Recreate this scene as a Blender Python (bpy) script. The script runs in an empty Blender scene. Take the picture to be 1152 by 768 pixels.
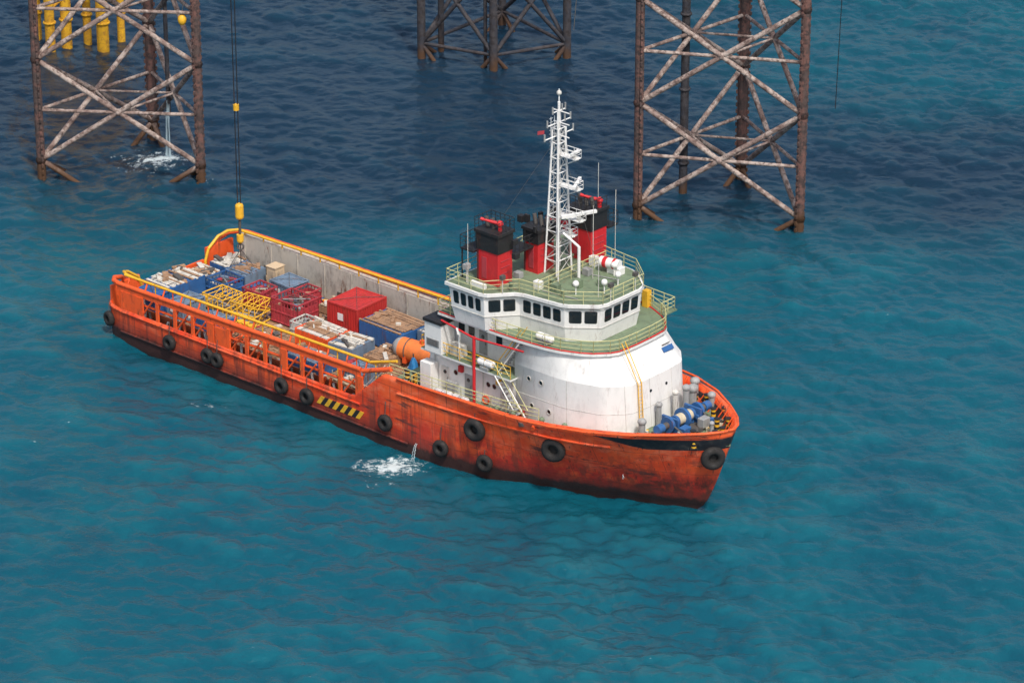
import bpy, math, random
import numpy as np
from mathutils import Vector, Matrix
random.seed(7); rng=np.random.default_rng(5)
scene=bpy.context.scene
# ---------------------------------------------------------------- materials
def lk(nt,a,b): nt.links.new(a,b)
def newmat(name):
    m=bpy.data.materials.new(name); m.use_nodes=True
    nt=m.node_tree; return m,nt,nt.nodes['Principled BSDF']
def noise(nt,vec,scale,detail=4,rough=.6,stretch=None,rot=None):
    if stretch:
        if rot is not None:
            m0=nt.nodes.new('ShaderNodeMapping'); m0.inputs['Rotation'].default_value=(0,0,rot); lk(nt,vec,m0.inputs['Vector']); vec=m0.outputs[0]
        mp=nt.nodes.new('ShaderNodeMapping'); mp.inputs['Scale'].default_value=stretch
        lk(nt,vec,mp.inputs['Vector']); vec=mp.outputs[0]
    n=nt.nodes.new('ShaderNodeTexNoise'); n.inputs['Scale'].default_value=scale
    n.inputs['Detail'].default_value=detail; n.inputs['Roughness'].default_value=rough
    lk(nt,vec,n.inputs['Vector']); return n.outputs['Fac']
def mrange(nt,v,a,b,c=0.,d=1.,smooth=True):
    n=nt.nodes.new('ShaderNodeMapRange')
    if smooth:n.interpolation_type='SMOOTHSTEP'
    lk(nt,v,n.inputs['Value'])
    for k,x in zip(('From Min','From Max','To Min','To Max'),(a,b,c,d)): n.inputs[k].default_value=x
    return n.outputs[0]
def math_(nt,op,a,b=None):
    n=nt.nodes.new('ShaderNodeMath'); n.operation=op
    for i,x in enumerate((a,b)):
        if x is None: continue
        if isinstance(x,(int,float)): n.inputs[i].default_value=x
        else: lk(nt,x,n.inputs[i])
    return n.outputs[0]
def mix(nt,f,a,b):
    n=nt.nodes.new('ShaderNodeMix'); n.data_type='RGBA'
    if isinstance(f,(int,float)): n.inputs[0].default_value=f
    else: lk(nt,f,n.inputs[0])
    for i,x in ((6,a),(7,b)):
        if isinstance(x,tuple): n.inputs[i].default_value=(*x,1) if len(x)==3 else x
        else: lk(nt,x,n.inputs[i])
    return n.outputs[2]
def paint(name,col,rough=.45,grime=.35,rust=.15,var=.12,metal=0.,bump=.0):
    m,nt,p=newmat(name)
    tc=nt.nodes.new('ShaderNodeTexCoord').outputs['Object']
    c=mix(nt,noise(nt,tc,.7,4),tuple(x*(1-var) for x in col),tuple(min(1,x*(1+var)) for x in col))
    g=mrange(nt,noise(nt,tc,1.6,7,.7,(1,1,.45)),.46,.68,0,grime)
    c=mix(nt,g,c,tuple(x*.35+.02 for x in col))
    if rust>0:
        r=mrange(nt,noise(nt,tc,1.1,7,.75,(1.5,1.5,.3)),.56,.68,0,min(1,rust*3))
        c=mix(nt,r,c,(.16,.055,.02))
    lk(nt,c,p.inputs['Base Color'])
    lk(nt,mrange(nt,noise(nt,tc,3,3),.3,.7,rough-.1,rough+.2),p.inputs['Roughness'])
    p.inputs['Metallic'].default_value=metal
    if bump>0:
        b=nt.nodes.new('ShaderNodeBump'); b.inputs['Strength'].default_value=bump; b.inputs['Distance'].default_value=.05
        lk(nt,noise(nt,tc,2.5,5),b.inputs['Height']); lk(nt,b.outputs[0],p.inputs['Normal'])
    return m
M={}
M['white']=paint('white_paint',(.80,.80,.78),.45,.20,.11,.04)
M['white2']=paint('dirty_white',(.58,.57,.53),.55,.4,.2,.1)
M['palew']=paint('weathered_sheet',(.62,.59,.52),.7,.5,.1,.15)
M['green']=paint('green_deck_paint',(.165,.225,.14),.65,.55,.2,.25)
M['red']=paint('red_paint',(.58,.022,.028),.45,.35,.06,.12)
M['redc']=paint('container_red',(.50,.035,.032),.45,.45,.15,.2)
M['redd']=paint('maroon_paint',(.42,.045,.06),.6,.5,.2,.2)
M['black']=paint('black_paint',(.018,.018,.02),.5,.2,.1,.3)
M['orange']=paint('orange_paint',(.84,.115,.024),.5,.5,.28,.18)
M['yellow']=paint('yellow_paint',(.80,.45,.03),.45,.4,.18,.12)
M['paleyel']=paint('pale_yellow_paint',(.60,.58,.28),.5,.3,.1,.12)
M['blue']=paint('blue_paint',(.03,.12,.32),.45,.5,.18,.25)
M['blue2']=paint('steel_blue_paint',(.16,.23,.32),.5,.5,.28,.25)
M['grey']=paint('grey_paint',(.32,.33,.33),.5,.4,.2,.15)
M['bulw']=paint('bulwark_grey',(.50,.47,.41),.6,.65,.4,.15)
M['wood']=paint('timber',(.36,.215,.125),.8,.7,.0,.4,bump=.5)
M['woodl']=paint('pale_timber',(.50,.39,.27),.8,.7,.0,.35,bump=.5)
M['deckb']=paint('cargo_deck',(.22,.135,.085),.8,.7,.35,.35,bump=.3)
M['rubber']=paint('rubber',(.018,.017,.017),.75,.1,.0,.3,bump=.4)
M['steel']=paint('dark_steel',(.09,.085,.08),.6,.4,.3,.2)
M['tarp']=paint('tarpaulin',(.03,.22,.50),.5,.3,.0,.2,bump=.8)
M['tarpo']=paint('orange_cover',(.85,.22,.05),.55,.3,.0,.2,bump=.6)
M['rope']=paint('rope',(.55,.48,.34),.9,.4,.0,.2,bump=.4)
M['beige']=paint('beige_paint',(.60,.46,.30),.6,.4,.1,.1)
M['inner']=paint('rail_interior',(.25,.06,.022),.7,.7,.3,.3)
m,nt,p=newmat('window_glass'); p.inputs['Base Color'].default_value=(.012,.018,.022,1); p.inputs['Roughness'].default_value=.06; M['glass']=m
m,nt,p=newmat('falling_water'); p.inputs['Base Color'].default_value=(.6,.75,.8,1); p.inputs['Roughness'].default_value=.4; p.inputs['Alpha'].default_value=.4; M['spray']=m

def hullmat():
    m,nt,p=newmat('hull_paint')
    tc=nt.nodes.new('ShaderNodeTexCoord').outputs['Object']
    sp=nt.nodes.new('ShaderNodeSeparateXYZ'); lk(nt,tc,sp.inputs[0]); X,Y,Z=sp.outputs
    c=mix(nt,mrange(nt,noise(nt,tc,.35,5),.38,.62),(.74,.068,.015),(.90,.125,.028))
    c=mix(nt,mrange(nt,noise(nt,tc,.9,7,.7,(.6,.6,1.3)),.47,.66,0,.55),c,(.88,.24,.12))
    low=math_(nt,'MULTIPLY',mrange(nt,Z,4.6,2.4),mrange(nt,X,18,42,.3,1))
    low=math_(nt,'MULTIPLY',low,mrange(nt,noise(nt,tc,.5,5),.36,.52,.25,1))
    c=mix(nt,low,c,(.52,.034,.018))
    w=nt.nodes.new('ShaderNodeTexBrick'); mp=nt.nodes.new('ShaderNodeMapping'); mp.inputs['Rotation'].default_value=(math.radians(90),0,0)
    lk(nt,tc,mp.inputs[0]); lk(nt,mp.outputs[0],w.inputs['Vector'])
    w.inputs['Scale'].default_value=1; w.inputs['Brick Width'].default_value=4.6; w.inputs['Row Height'].default_value=1.75; w.inputs['Mortar Size'].default_value=.025
    seam=math_(nt,'MULTIPLY',w.outputs['Fac'],.55); c=mix(nt,seam,c,(.14,.03,.018))
    # vertical rust runs
    r=mrange(nt,noise(nt,tc,.8,6,.62,(2.2,2.2,.16)),.50,.62,0,.85)
    r=math_(nt,'MULTIPLY',r,mrange(nt,Z,6.5,.8,.15,.95)); c=mix(nt,r,c,(.20,.045,.026))
    r2=mrange(nt,noise(nt,tc,2.1,5,.6,(2.2,2.2,.11)),.60,.68,0,.8); c=mix(nt,r2,c,(.12,.035,.022))
    # horizontal scrapes along the fender line
    s=mrange(nt,noise(nt,tc,.8,8,.72,(.32,.32,2.2)),.545,.61,0,.85)
    s=math_(nt,'MULTIPLY',s,mrange(nt,noise(nt,tc,.25,3),.42,.54))
    c=mix(nt,s,c,(.075,.035,.03))
    bw=math_(nt,'MULTIPLY',mrange(nt,X,50.5,53),mrange(nt,Z,3.7,2.6))
    bw=math_(nt,'MULTIPLY',bw,mrange(nt,noise(nt,tc,.8,6,.65,(1,1,.6)),.38,.56,0,.9)); c=mix(nt,bw,c,(.07,.025,.016))
    zz=math_(nt,'ADD',Z,math_(nt,'MULTIPLY',noise(nt,tc,.6,7,.7,(1,1,.5)),1.5))
    c=mix(nt,mrange(nt,zz,3.1,1.9,0,.75),c,(.17,.028,.02))
    c=mix(nt,mrange(nt,zz,2.05,1.6),c,(.045,.018,.015))
    zb=math_(nt,'SUBTRACT',Z,math_(nt,'MULTIPLY',X,.055))
    hi=mrange(nt,zb,3.72,3.66); wid=mrange(nt,X,51.2,54.5,3.62,2.7,False)
    lo=math_(nt,'GREATER_THAN',zb,wid); fx=math_(nt,'GREATER_THAN',X,51.2)
    bb=math_(nt,'MULTIPLY',math_(nt,'MULTIPLY',hi,lo),fx)
    c=mix(nt,bb,c,mix(nt,mrange(nt,noise(nt,tc,1.5,6),.45,.7),(.014,.016,.022),(.05,.045,.045)))
    lk(nt,c,p.inputs['Base Color'])
    lk(nt,mrange(nt,noise(nt,tc,2,4),.3,.7,.4,.7),p.inputs['Roughness'])
    b=nt.nodes.new('ShaderNodeBump'); b.inputs['Strength'].default_value=.5; b.inputs['Distance'].default_value=.1
    lk(nt,noise(nt,tc,.75,4),b.inputs['Height']); lk(nt,b.outputs[0],p.inputs['Normal'])
    return m
M['hull']=hullmat()
def legmat(name,ca,cb,cd,zl):
    m,nt,p=newmat(name)
    g=nt.nodes.new('ShaderNodeNewGeometry').outputs['Position']
    sp=nt.nodes.new('ShaderNodeSeparateXYZ'); lk(nt,g,sp.inputs[0])
    c=mix(nt,mrange(nt,noise(nt,g,.9,7,.75),.42,.58),ca,cb)
    c=mix(nt,mrange(nt,noise(nt,g,2.4,6,.7),.48,.60,0,.85),c,cd)
    zz=math_(nt,'ADD',sp.outputs[2],math_(nt,'MULTIPLY',noise(nt,g,1,4),2))
    c=mix(nt,mrange(nt,zz,zl+1.8,zl),c,(.085,.042,.02))
    lk(nt,c,p.inputs['Base Color']); p.inputs['Roughness'].default_value=.85
    b=nt.nodes.new('ShaderNodeBump'); b.inputs['Strength'].default_value=.7; b.inputs['Distance'].default_value=.1
    lk(nt,noise(nt,g,4,5),b.inputs['Height']); lk(nt,b.outputs[0],p.inputs['Normal'])
    return m
M['chord']=legmat('leg_chord_steel',(.17,.085,.07),(.085,.06,.055),(.04,.03,.03),1.9)
M['brace']=legmat('leg_brace_steel',(.42,.35,.31),(.22,.155,.135),(.095,.06,.05),1.6)
M['dark']=legmat('jacket_steel',(.035,.038,.05),(.06,.055,.06),(.025,.02,.02),1.0)
M['ypile']=legmat('yellow_pile_paint',(.75,.42,.02),(.62,.33,.02),(.45,.22,.03),-2.)

# ---------------------------------------------------------------- mesh builder
class MB:
    def __init__(s,name): s.name=name; s.v=[]; s.f=[]; s.m=[]; s.mats=[]; s.sm=[]
    def mi(s,k):
        if k not in s.mats: s.mats.append(k)
        return s.mats.index(k)
    def add(s,vs,fs,k,sm=False):
        o=len(s.v); s.v+= [tuple(x) for x in vs]; i=s.mi(k)
        for f in fs: s.f.append(tuple(o+j for j in f)); s.m.append(i); s.sm.append(sm)
    def box(s,c,d,k,rz=0.,ry=0.):
        hx,hy,hz=d[0]/2,d[1]/2,d[2]/2
        R=Matrix.Rotation(rz,3,'Z')@Matrix.Rotation(ry,3,'Y')
        vs=[Vector(c)+R@Vector((x,y,z)) for z in(-hz,hz) for x,y in((-hx,-hy),(hx,-hy),(hx,hy),(-hx,hy))]
        s.add(vs,[(3,2,1,0),(4,5,6,7),(0,1,5,4),(1,2,6,5),(2,3,7,6),(3,0,4,7)],k)
    def bz(s,x0,x1,y0,y1,z0,z1,k): s.box(((x0+x1)/2,(y0+y1)/2,(z0+z1)/2),(x1-x0,y1-y0,z1-z0),k)
    def prism(s,pb,z0,pt,z1,k,kt=None,sm=False):
        n=len(pb); vs=[(x,y,z0) for x,y in pb]+[(x,y,z1) for x,y in pt]
        s.add(vs,[(i,(i+1)%n,n+(i+1)%n,n+i) for i in range(n)],k,sm)
        s.add(vs[:n],[tuple(range(n-1,-1,-1))],k)
        s.add(vs[n:],[tuple(range(n))],kt or k)
    def tube(s,a,b,r,k,n=8,r2=None,cap=True):
        a=Vector(a);b=Vector(b); d=(b-a)
        if d.length<1e-6:return
        d.normalize(); u=d.orthogonal().normalized(); w=d.cross(u); r2=r if r2 is None else r2
        vs=[a+(u*math.cos(t)+w*math.sin(t))*r for t in [2*math.pi*i/n for i in range(n)]]+\
           [b+(u*math.cos(t)+w*math.sin(t))*r2 for t in [2*math.pi*i/n for i in range(n)]]
        s.add(vs,[(i,(i+1)%n,n+(i+1)%n,n+i) for i in range(n)],k,True)
        if cap: s.add(vs,[tuple(range(n-1,-1,-1)),tuple(range(n,2*n))],k)
    def path(s,pts,r,k,n=6):
        for a,b in zip(pts,pts[1:]): s.tube(a,b,r,k,n)
    def torus(s,c,nrm,R,r,k,n=20,m=8):
        c=Vector(c);d=Vector(nrm).normalized();u=d.orthogonal().normalized();w=d.cross(u)
        vs=[];fs=[]
        for i in range(n):
            t=2*math.pi*i/n; e=u*math.cos(t)+w*math.sin(t)
            for j in range(m):
                q=2*math.pi*j/m; vs.append(c+e*(R+r*math.cos(q))+d*r*math.sin(q)*1.15)
        for i in range(n):
            for j in range(m): fs.append((i*m+j,((i+1)%n)*m+j,((i+1)%n)*m+(j+1)%m,i*m+(j+1)%m))
        s.add(vs,fs,k,True)
    def ball(s,c,r,k,sz=1.,n=12,m=8,half=False):
        vs=[];fs=[]
        for j in range(m+1):
            ph=(math.pi/2 if half else math.pi)*j/m
            for i in range(n):
                t=2*math.pi*i/n; vs.append((c[0]+r*math.sin(ph)*math.cos(t),c[1]+r*math.sin(ph)*math.sin(t),c[2]+r*sz*math.cos(ph)))
        for j in range(m):
            for i in range(n): fs.append((j*n+i,(j+1)*n+i,(j+1)*n+(i+1)%n,j*n+(i+1)%n))
        s.add(vs,fs,k,True)
    def rail(s,pts,k,h=1.05,sp=1.5,nb=3,r=.03):
        pts=[Vector(p) for p in pts]
        for a,b in zip(pts,pts[1:]):
            for j in range(nb):
                hh=Vector((0,0,h*(j+1)/nb)); s.tube(a+hh,b+hh,r*(1.15 if j==nb-1 else .75),k,5,cap=False)
            n=max(1,round((b-a).length/sp))
            for i in range(n+1):
                q=a.lerp(b,i/n); s.tube(q,q+Vector((0,0,h)),r,k,5,cap=False)
    def done(s,parent=None,mat=None,bevel=0.):
        me=bpy.data.meshes.new(s.name); me.from_pydata(s.v,[],s.f)
        for k in s.mats: me.materials.append(M[k])
        me.polygons.foreach_set('material_index',s.m); me.polygons.foreach_set('use_smooth',s.sm)
        me.update(); ob=bpy.data.objects.new(s.name,me); scene.collection.objects.link(ob)
        if mat is not None: ob.matrix_world=mat
        if parent is not None: ob.parent=parent
        if bevel>0:
            b=ob.modifiers.new('bevel','BEVEL'); b.width=bevel; b.segments=1; b.limit_method='ANGLE'; b.angle_limit=math.radians(50)
        return ob
def offset(poly,d):
    n=len(poly);out=[]
    for i in range(n):
        p0=Vector(poly[i-1]);p1=Vector(poly[i]);p2=Vector(poly[(i+1)%n])
        a=(p1-p0).normalized();b=(p2-p1).normalized()
        na=Vector((a.y,-a.x));nb=Vector((b.y,-b.x)); q=(na+nb)/max(.2,(1+na.dot(nb)))
        out.append(tuple(p1+q*d))
    return out
def chaikin(poly,it=2,c=.2):
    for _ in range(it):
        n=len(poly); out=[]
        for i in range(n):
            p=Vector(poly[i]); a=Vector(poly[i-1]); b=Vector(poly[(i+1)%n])
            if i in(0,n-1): out.append(tuple(p)); continue
            out.append(tuple(p.lerp(a,c))); out.append(tuple(p.lerp(b,c)))
        poly=out
    return poly
def empty(name,mat=Matrix()):
    e=bpy.data.objects.new(name,None); e.empty_display_size=1; scene.collection.objects.link(e); e.matrix_world=mat; return e

# ---------------------------------------------------------------- vessel
PSI=math.radians(-41.7)
SHIP=Matrix.Translation((-28.33,285.41,0))@Matrix.Rotation(PSI,4,'Z')
ship=empty('offshore_supply_vessel',SHIP)
XT=[-.2,.3,1.5,10,20,30,35,39.5,44,48,51,54,56.5,58.4,59.3,59.6]
HT=[6.9,7.4,7.6,7.6,7.6,7.6,7.6,7.6,7.55,7.2,6.5,5.2,3.5,1.95,.85,0]
XW=[0,.6,2,10,20,30,35,38.5,42,45,48,51,53.5,55.2,56,56.3]
HW=[6.6,7.2,7.5,7.5,7.5,7.5,7.45,6.95,6.1,4.95,3.65,2.35,1.25,.55,.2,0]
def ztop(x): return float(np.interp(x,[-1,28.3,31.6,46,53,59.7],[2.9,3.2,6.1,6.5,7.05,7.6]))
idx=np.arange(16)
def st(u):
    return (float(np.interp(u,idx,XT)),float(np.interp(u,idx,HT)),float(np.interp(u,idx,XW)),float(np.interp(u,idx,HW)))
def hp(u,f):
    xt,ht,xw,hw=st(u)
    fx=f**.62; fy=f**1.15
    return xw+(xt-xw)*fx, hw+(ht-hw)*fy
uu=np.linspace(0,15,600)
def half(x,z):
    f=max(0,z)/7.6
    A=np.array([hp(u,f) for u in uu]); return float(np.interp(x,A[:,0],A[:,1]))
hull=MB('hull'); NZ=14
U=list(np.linspace(0,4,30))+list(np.linspace(4,6.2,40)[1:])+list(np.linspace(6.2,15,90)[1:])
def side(sg):
    vs=[];fs=[]
    for u in U:
        zt=ztop(st(u)[0])
        for j in range(-1,NZ+1):
            if j<0: x,y=hp(u,0); vs.append((x,sg*y*.97,-1.6)); continue
            z=zt*j/NZ; x,y=hp(u,z/7.6); vs.append((x,sg*y,z))
    m=NZ+2
    for i in range(len(U)-1):
        for j in range(m-1):
            q=(i*m+j,(i+1)*m+j,(i+1)*m+j+1,i*m+j+1); fs.append(q if sg<0 else q[::-1])
    return vs,fs,m
for sg in(-1,1):
    vs,fs,m=side(sg); hull.add(vs,fs,'hull',True)
vs=[]; 
for sg in(-1,1):
    zt=ztop(-.2)
    for z in(-1.6,0,zt): x,y=hp(0,max(0,z)/7.6); vs.append((x,sg*y,z))
hull.add(vs,[(0,1,4,3),(1,2,5,4)],'hull')
ho=hull.done(ship); so=ho.modifiers.new('thick','SOLIDIFY'); so.thickness=.16; so.offset=-1
rb=MB('rubbing_strake')
for z0,xa,xb in((2.75,.3,29),(4.9,33,52),(.95,2,34)):
    for sg in(-1,1):
        P=[]
        for x in np.linspace(xa,xb,34):
            z=z0+ (0 if z0<4 else (x-33)*.03); P.append((x,sg*(half(x,z)+.03),z))
        rb.path(P,.11,'hull',6)
P=[(hp(u,ztop(st(u)[0])/7.6)[0],-hp(u,1)[1],ztop(st(u)[0])) for u in np.linspace(5.6,15,70)]
rb.path(P,.1,'orange',6); rb.path([(a,-b,c) for a,b,c in P],.1,'orange',6)
rb.done(ship)
dk=MB('decks')
def deck(xa,xb,zf,k,inset=.12,n=40):
    vs=[];fs=[]
    for x in np.linspace(xa,xb,n):
        z=zf(x); y=max(.02,half(x,z)-inset); vs+=[(x,-y,z),(x,y,z)]
    for i in range(n-1): fs.append((2*i,2*i+2,2*i+3,2*i+1))
    dk.add(vs,fs,k)
DZ=2.1
deck(.1,32.3,lambda x:DZ,'deckb')
FD=lambda x:5.35+max(0,(x-31))*.028
deck(31.6,59.3,FD,'green',.12)
dk.bz(31.6,31.8,-7.4,7.4,DZ,5.33,'white2')
for y in(-4,0,4): dk.bz(31.5,31.58,y-.5,y+.5,DZ+.1,DZ+2.1,'grey')
for y in np.arange(-6,6.1,.32): dk.bz(.6,31,y-.12,y+.12,DZ+.003,DZ+.05,'wood')
dk.done(ship)
# crash rails
cr=MB('cargo_rails')
def zr(x): return 5.0+.02*x
for sg in(-1,1):
    yo=7.35*sg
    for xa,xb in zip(np.arange(1.6,29,1.37),np.arange(2.97,30.4,1.37)):
        cr.tube((xa,yo,zr(xa)),(xb,yo,zr(xb)),.19,'orange',8)
        cr.tube((xa,6.5*sg,zr(xa)+.45),(xb,6.5*sg,zr(xb)+.45),.12,'yellow',8)
        if sg<0:
            xm=(xa+xb)/2; cr.box((xm,-7.40,zr(xm)-.33),(1.36,.07,.42),'orange')
    cr.tube((29.2,yo,5.55),(32.2,yo,6.6),.2,'orange')
    cr.tube((29.2,6.5*sg,6.0),(32,6.5*sg,6.9),.12,'yellow')
    A=[(3.0,6.5*sg,5.5),(1.6,6.4*sg,5.5),(.8,5.9*sg,5.35),(.45,5.1*sg,5.0),(.4,4.0*sg,4.2),(.4,3.6*sg,3.2),(.4,3.6*sg,2.1)]
    cr.path(A,.13,'yellow',8)
    A=[(1.7,7.35*sg,5.03),(.9,7.1*sg,5.0),(.3,6.5*sg,4.9),(.1,5.6*sg,4.6),(.1,4.6*sg,3.8),(.1,4.2*sg,2.9)]
    cr.path(A,.2,'orange',8)
    if sg<0:
        for i,x in enumerate(np.arange(2.2,30,2.05)):
            wide=.75 if i%4==1 else .3
            cr.bz(x-wide/2,x+wide/2,-7.49,-7.34,2.8,zr(x)-.52,'orange')
            if i%3!=2: cr.tube((x+.2,-7.4,3.0),(x+1.5,-7.4,4.6),.08,'orange',5)
            cr.tube((x,-7.3,3.9),(x,-6.5,zr(x)+.4),.08,'orange',5)
            cr.tube((x+.9,-6.5,DZ),(x+.9,-6.5,zr(x)+.45),.06,'yellow' if i%2 else 'orange',5)
        for xa,xb in((2.3,4.1),(13.0,14.3)): cr.bz(xa,xb,-7.47,-7.37,2.8,4.55,'orange')
        cr.tube((2,-7.1,3.75),(29.5,-7.1,4.05),.11,'orange',6)
        cr.bz(1.5,30.5,-6.36,-6.26,DZ,3.0,'inner')
        cr.bz(1.5,30.5,-7.3,-6.4,DZ,DZ+.12,'steel')
        for x in np.arange(2.5,30,.8): cr.tube((x,-6.8,2.2),(x+random.uniform(-.3,.5),-6.8,random.uniform(2.8,3.6)),.11,random.choice(['steel','grey','orange','steel','white2']),6)
    else:
        cr.bz(1.5,31.4,6.5,6.62,DZ,5.15,'bulw')
        cr.bz(1.5,31.4,7.36,7.48,2.8,5.1,'orange')
        cr.bz(1.5,31.4,6.62,7.36,5.0,5.12,'bulw')
        for x in np.arange(2.2,31,3.1): cr.bz(x-.05,x+.05,6.44,6.5,DZ,5.1,'bulw')
        for x in (5,13.5,18,24.6): cr.bz(x-.5,x+.5,6.42,6.49,DZ+.2,DZ+1.0,'steel')
        for x in np.arange(2.2,31,2.2): cr.tube((x,6.56,5.1),(x,6.5,5.6+.02*x-.1),.07,'yellow',5)
    cr.bz(.15,.4,min(3.8*sg,6.9*sg),max(3.8*sg,6.9*sg),DZ,4.3,'orange')
cr.tube((-.1,-3.6,2.3),(-.1,3.6,2.3),.35,'steel',12)
cr.bz(.1,.3,-3.6,3.6,2.2,3.3,'orange')
for i in range(9): cr.box((28.6+i*.32,-6.9,2.5+i*.36),(.3,.8,.06),'white2')
for y in(-7.2,-6.5): cr.tube((28.5,y,3.4),(31.4,y,6.6),.05,'white2',5); cr.tube((28.5,y,2.4),(31.4,y,5.6),.07,'white2',5)
n=11
for i in range(n):
    x=24.3+i*.42; k='black' if i%2 else 'yellow'
    yy=-half(x,1.5)-.012
    vs=[(x,yy-.03,1.45),(x+.42,yy-.03,1.45),(x+.42+.5,yy-.03,2.15),(x+.5,yy-.03,2.15)]
    vs+= [(a,b+.06,c) for a,b,c in vs]
    cr.add(vs,[(0,1,2,3),(0,4,5,1),(3,2,6,7),(1,5,6,2),(0,3,7,4)],k)
cr.done(ship,bevel=0)
# tyres
ty=MB('tyre_fenders')
for x,z,R in((.5,1.6,.42),(7.9,1.75,.42),(12.3,1.9,.42),(13.4,1.85,.4),(20.6,1.8,.46),(23.4,1.75,.46),(31.8,2.1,.46),(37.3,1.6,.46),(41.2,1.4,.46),(40.7,4.2,.62),(47.5,4.3,.66)):
    y=-half(x,z); dy=-half(x+.3,z)-y; nr=Vector((dy,-.3,0)).normalized()
    c=Vector((x,y,z))+nr*(.22 if x>1 else .2); ty.torus(c,nr,R,.24 if R<.6 else .32,'rubber')
    ty.tube(c-nr*.2,c-nr*.1,R,'rubber',16)
    ty.torus(c+nr*.1,nr,R*.75,.1,'rubber'); 
    ty.tube(c+Vector((0,0,R)),c+Vector((0,.1,R+1.3)),.035,'steel',5)
for z,yy,R in((5.3,-.9,.62),): 
    xs=[hp(u,z/7.6) for u in np.linspace(12,15,200)]; b=min(xs,key=lambda q:abs(q[1]-.9))
    nr=Vector((.8,-.6,0)).normalized(); c=Vector((b[0],-b[1],z))+nr*.25
    ty.torus(c,nr,R,.32,'rubber'); ty.tube(c-nr*.2,c-nr*.05,R,'rubber',16); ty.tube(c+Vector((0,0,.6)),c+Vector((-.4,.3,1.9)),.05,'steel',5)
ty.done(ship)
# ---- superstructure
def sym(pts): return pts+[(x,-y) for x,y in reversed(pts) if abs(y)>1e-6]
fb=MB('forward_house')
CK=(2,.11)
F0=chaikin(sym([(43.2,-5.6),(48.0,-5.55),(51.0,-4.6),(52.5,-3.0),(52.7,-1.2)]),*CK)
F1=chaikin(sym([(43.2,-5.6),(47.9,-5.5),(50.8,-4.55),(52.2,-3.0),(52.35,-1.2)]),*CK)
F1b=chaikin(sym([(43.2,-5.55),(47.7,-5.4),(50.4,-4.45),(51.75,-2.95),(51.9,-1.2)]),*CK)
F2=chaikin(sym([(43.2,-5.4),(46.8,-5.2),(49.2,-4.2),(50.45,-2.8),(50.6,-1.2)]),*CK)
n_=len(F0); vs=[];fs=[]
for P_,z in((F0,5.4),(F1,9.8),(F1b,10.2),(F2,11.75)): vs+=[(x,y,z) for x,y in P_]
for r in range(3):
    for i in range(n_): fs.append((r*n_+i,r*n_+(i+1)%n_,(r+1)*n_+(i+1)%n_,(r+1)*n_+i))
for r in range(3): fb.add(vs,[f for f in fs[r*n_:(r+1)*n_]],'white',True)
fb.add(vs[3*n_:],[tuple(range(n_))],'white')
for z,t in((7.6,.5),):
    for a,b,c_,d_ in zip(F0[:-1],F0[1:],F1[:-1],F1[1:]):
        p=Vector(a).lerp(Vector(c_),t); q=Vector(b).lerp(Vector(d_),t); fb.tube((*p,z),(*q,z),.022,'white2',4,cap=False)
for i in (3,9,15,20):
    if i<n_: fb.tube((*F0[i],5.4),(*F1[i],9.8),.02,'white2',4,cap=False)
fb.done(ship)
sp=MB('deck_house'); XA=34.6
sp.prism(sym([(XA,-5.6),(43.3,-5.6)]),5.3,sym([(XA,-5.6),(43.3,-5.6)]),8.6,'white','green')
sp.prism(sym([(35.9,-4.4),(43.3,-4.4)]),8.6,sym([(35.9,-4.4),(43.3,-4.4)]),11.6,'white')
L9=offset(sym([(XA-.1,-6.2),(43.3,-6.2)]),.15)
sp.prism(L9,8.6,L9,8.75,'white','green')
D12=chaikin(sym([(35.9,-5.9),(43.0,-5.9),(46.9,-5.45),(49.3,-4.4),(50.7,-2.9),(50.85,-1.2)]),1,.2)
sp.prism(offset(D12,.1),11.76,offset(D12,.1),11.96,'white','green')
for a,b in zip(D12,D12[1:]): sp.tube((*a,11.98),(*b,11.98),.07,'red',5)
def dr(x,y,z,ny=-1,k='white2'):
    sp.bz(x-.4,x+.4,y-.04,y+.04,z+.15,z+2.05,k); sp.tube((x,y-.03,z+1.6),(x,y-.06,z+1.6),.16,'glass',10)
    sp.tube((x+.3,y-.1,z+1),(x+.3,y-.1,z+1.25),.03,'steel',5)
dr(36.2,-5.62,5.45); dr(38.6,-5.62,5.45,k='grey'); dr(42.2,-5.62,5.45); dr(39,-4.42,8.75,k='grey'); dr(42.4,-4.42,8.75)
for x in(37.3,40.6,41.2): sp.tube((x,-5.59,7.3),(x,-5.65,7.3),.2,'glass',12); sp.torus((x,-5.64,7.3),(0,1,0),.22,.035,'white2',12,5)
for x in(36.8,37.8,40.6): sp.bz(x-.3,x+.3,-4.44,-4.38,10.1,10.8,'glass')
for x,z in((44.6,9.0),(45.8,9.0),(44.9,6.9),(46.6,6.9)): sp.tube((x,-5.3,z),(x,-5.62,z),.17,'glass',12); sp.torus((x,-5.61,z),(0,1,0),.19,.035,'white2',12,5)
for y in(-.9,.9): sp.tube((51.8,y,8.8),(52.47,y,8.8),.12,'glass',12)
for y in(-.4,1.6): sp.bz(51.95,52.75,y-.06,y+.06,5.8,7.0,'grey')
for x in(35.2,40.1,43.0): sp.tube((x,-5.68,5.4),(x,-5.68,8.5),.045,'white2',6)
sp.tube((36,-5.7,8.2),(43,-5.7,8.2),.04,'white2',6)
for x,z in((37.9,7.8),(41.7,7.9),(44.0,6.0)): sp.bz(x-.2,x+.2,-5.85,-5.6,z-.25,z+.25,random.choice(['grey','white2','red','yellow']))
for x,z in((36.9,6.1),(40.4,6.0)): sp.torus((x,-5.72,z),(0,1,0),.3,.07,'orange',16,6)
sp.box((51.38,2.3,10.85),(.05,1.2,.42),'blue',0,math.radians(-40)); sp.box((51.18,2.3,11.16),(.05,.9,.08),'steel',0,math.radians(-40))
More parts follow.
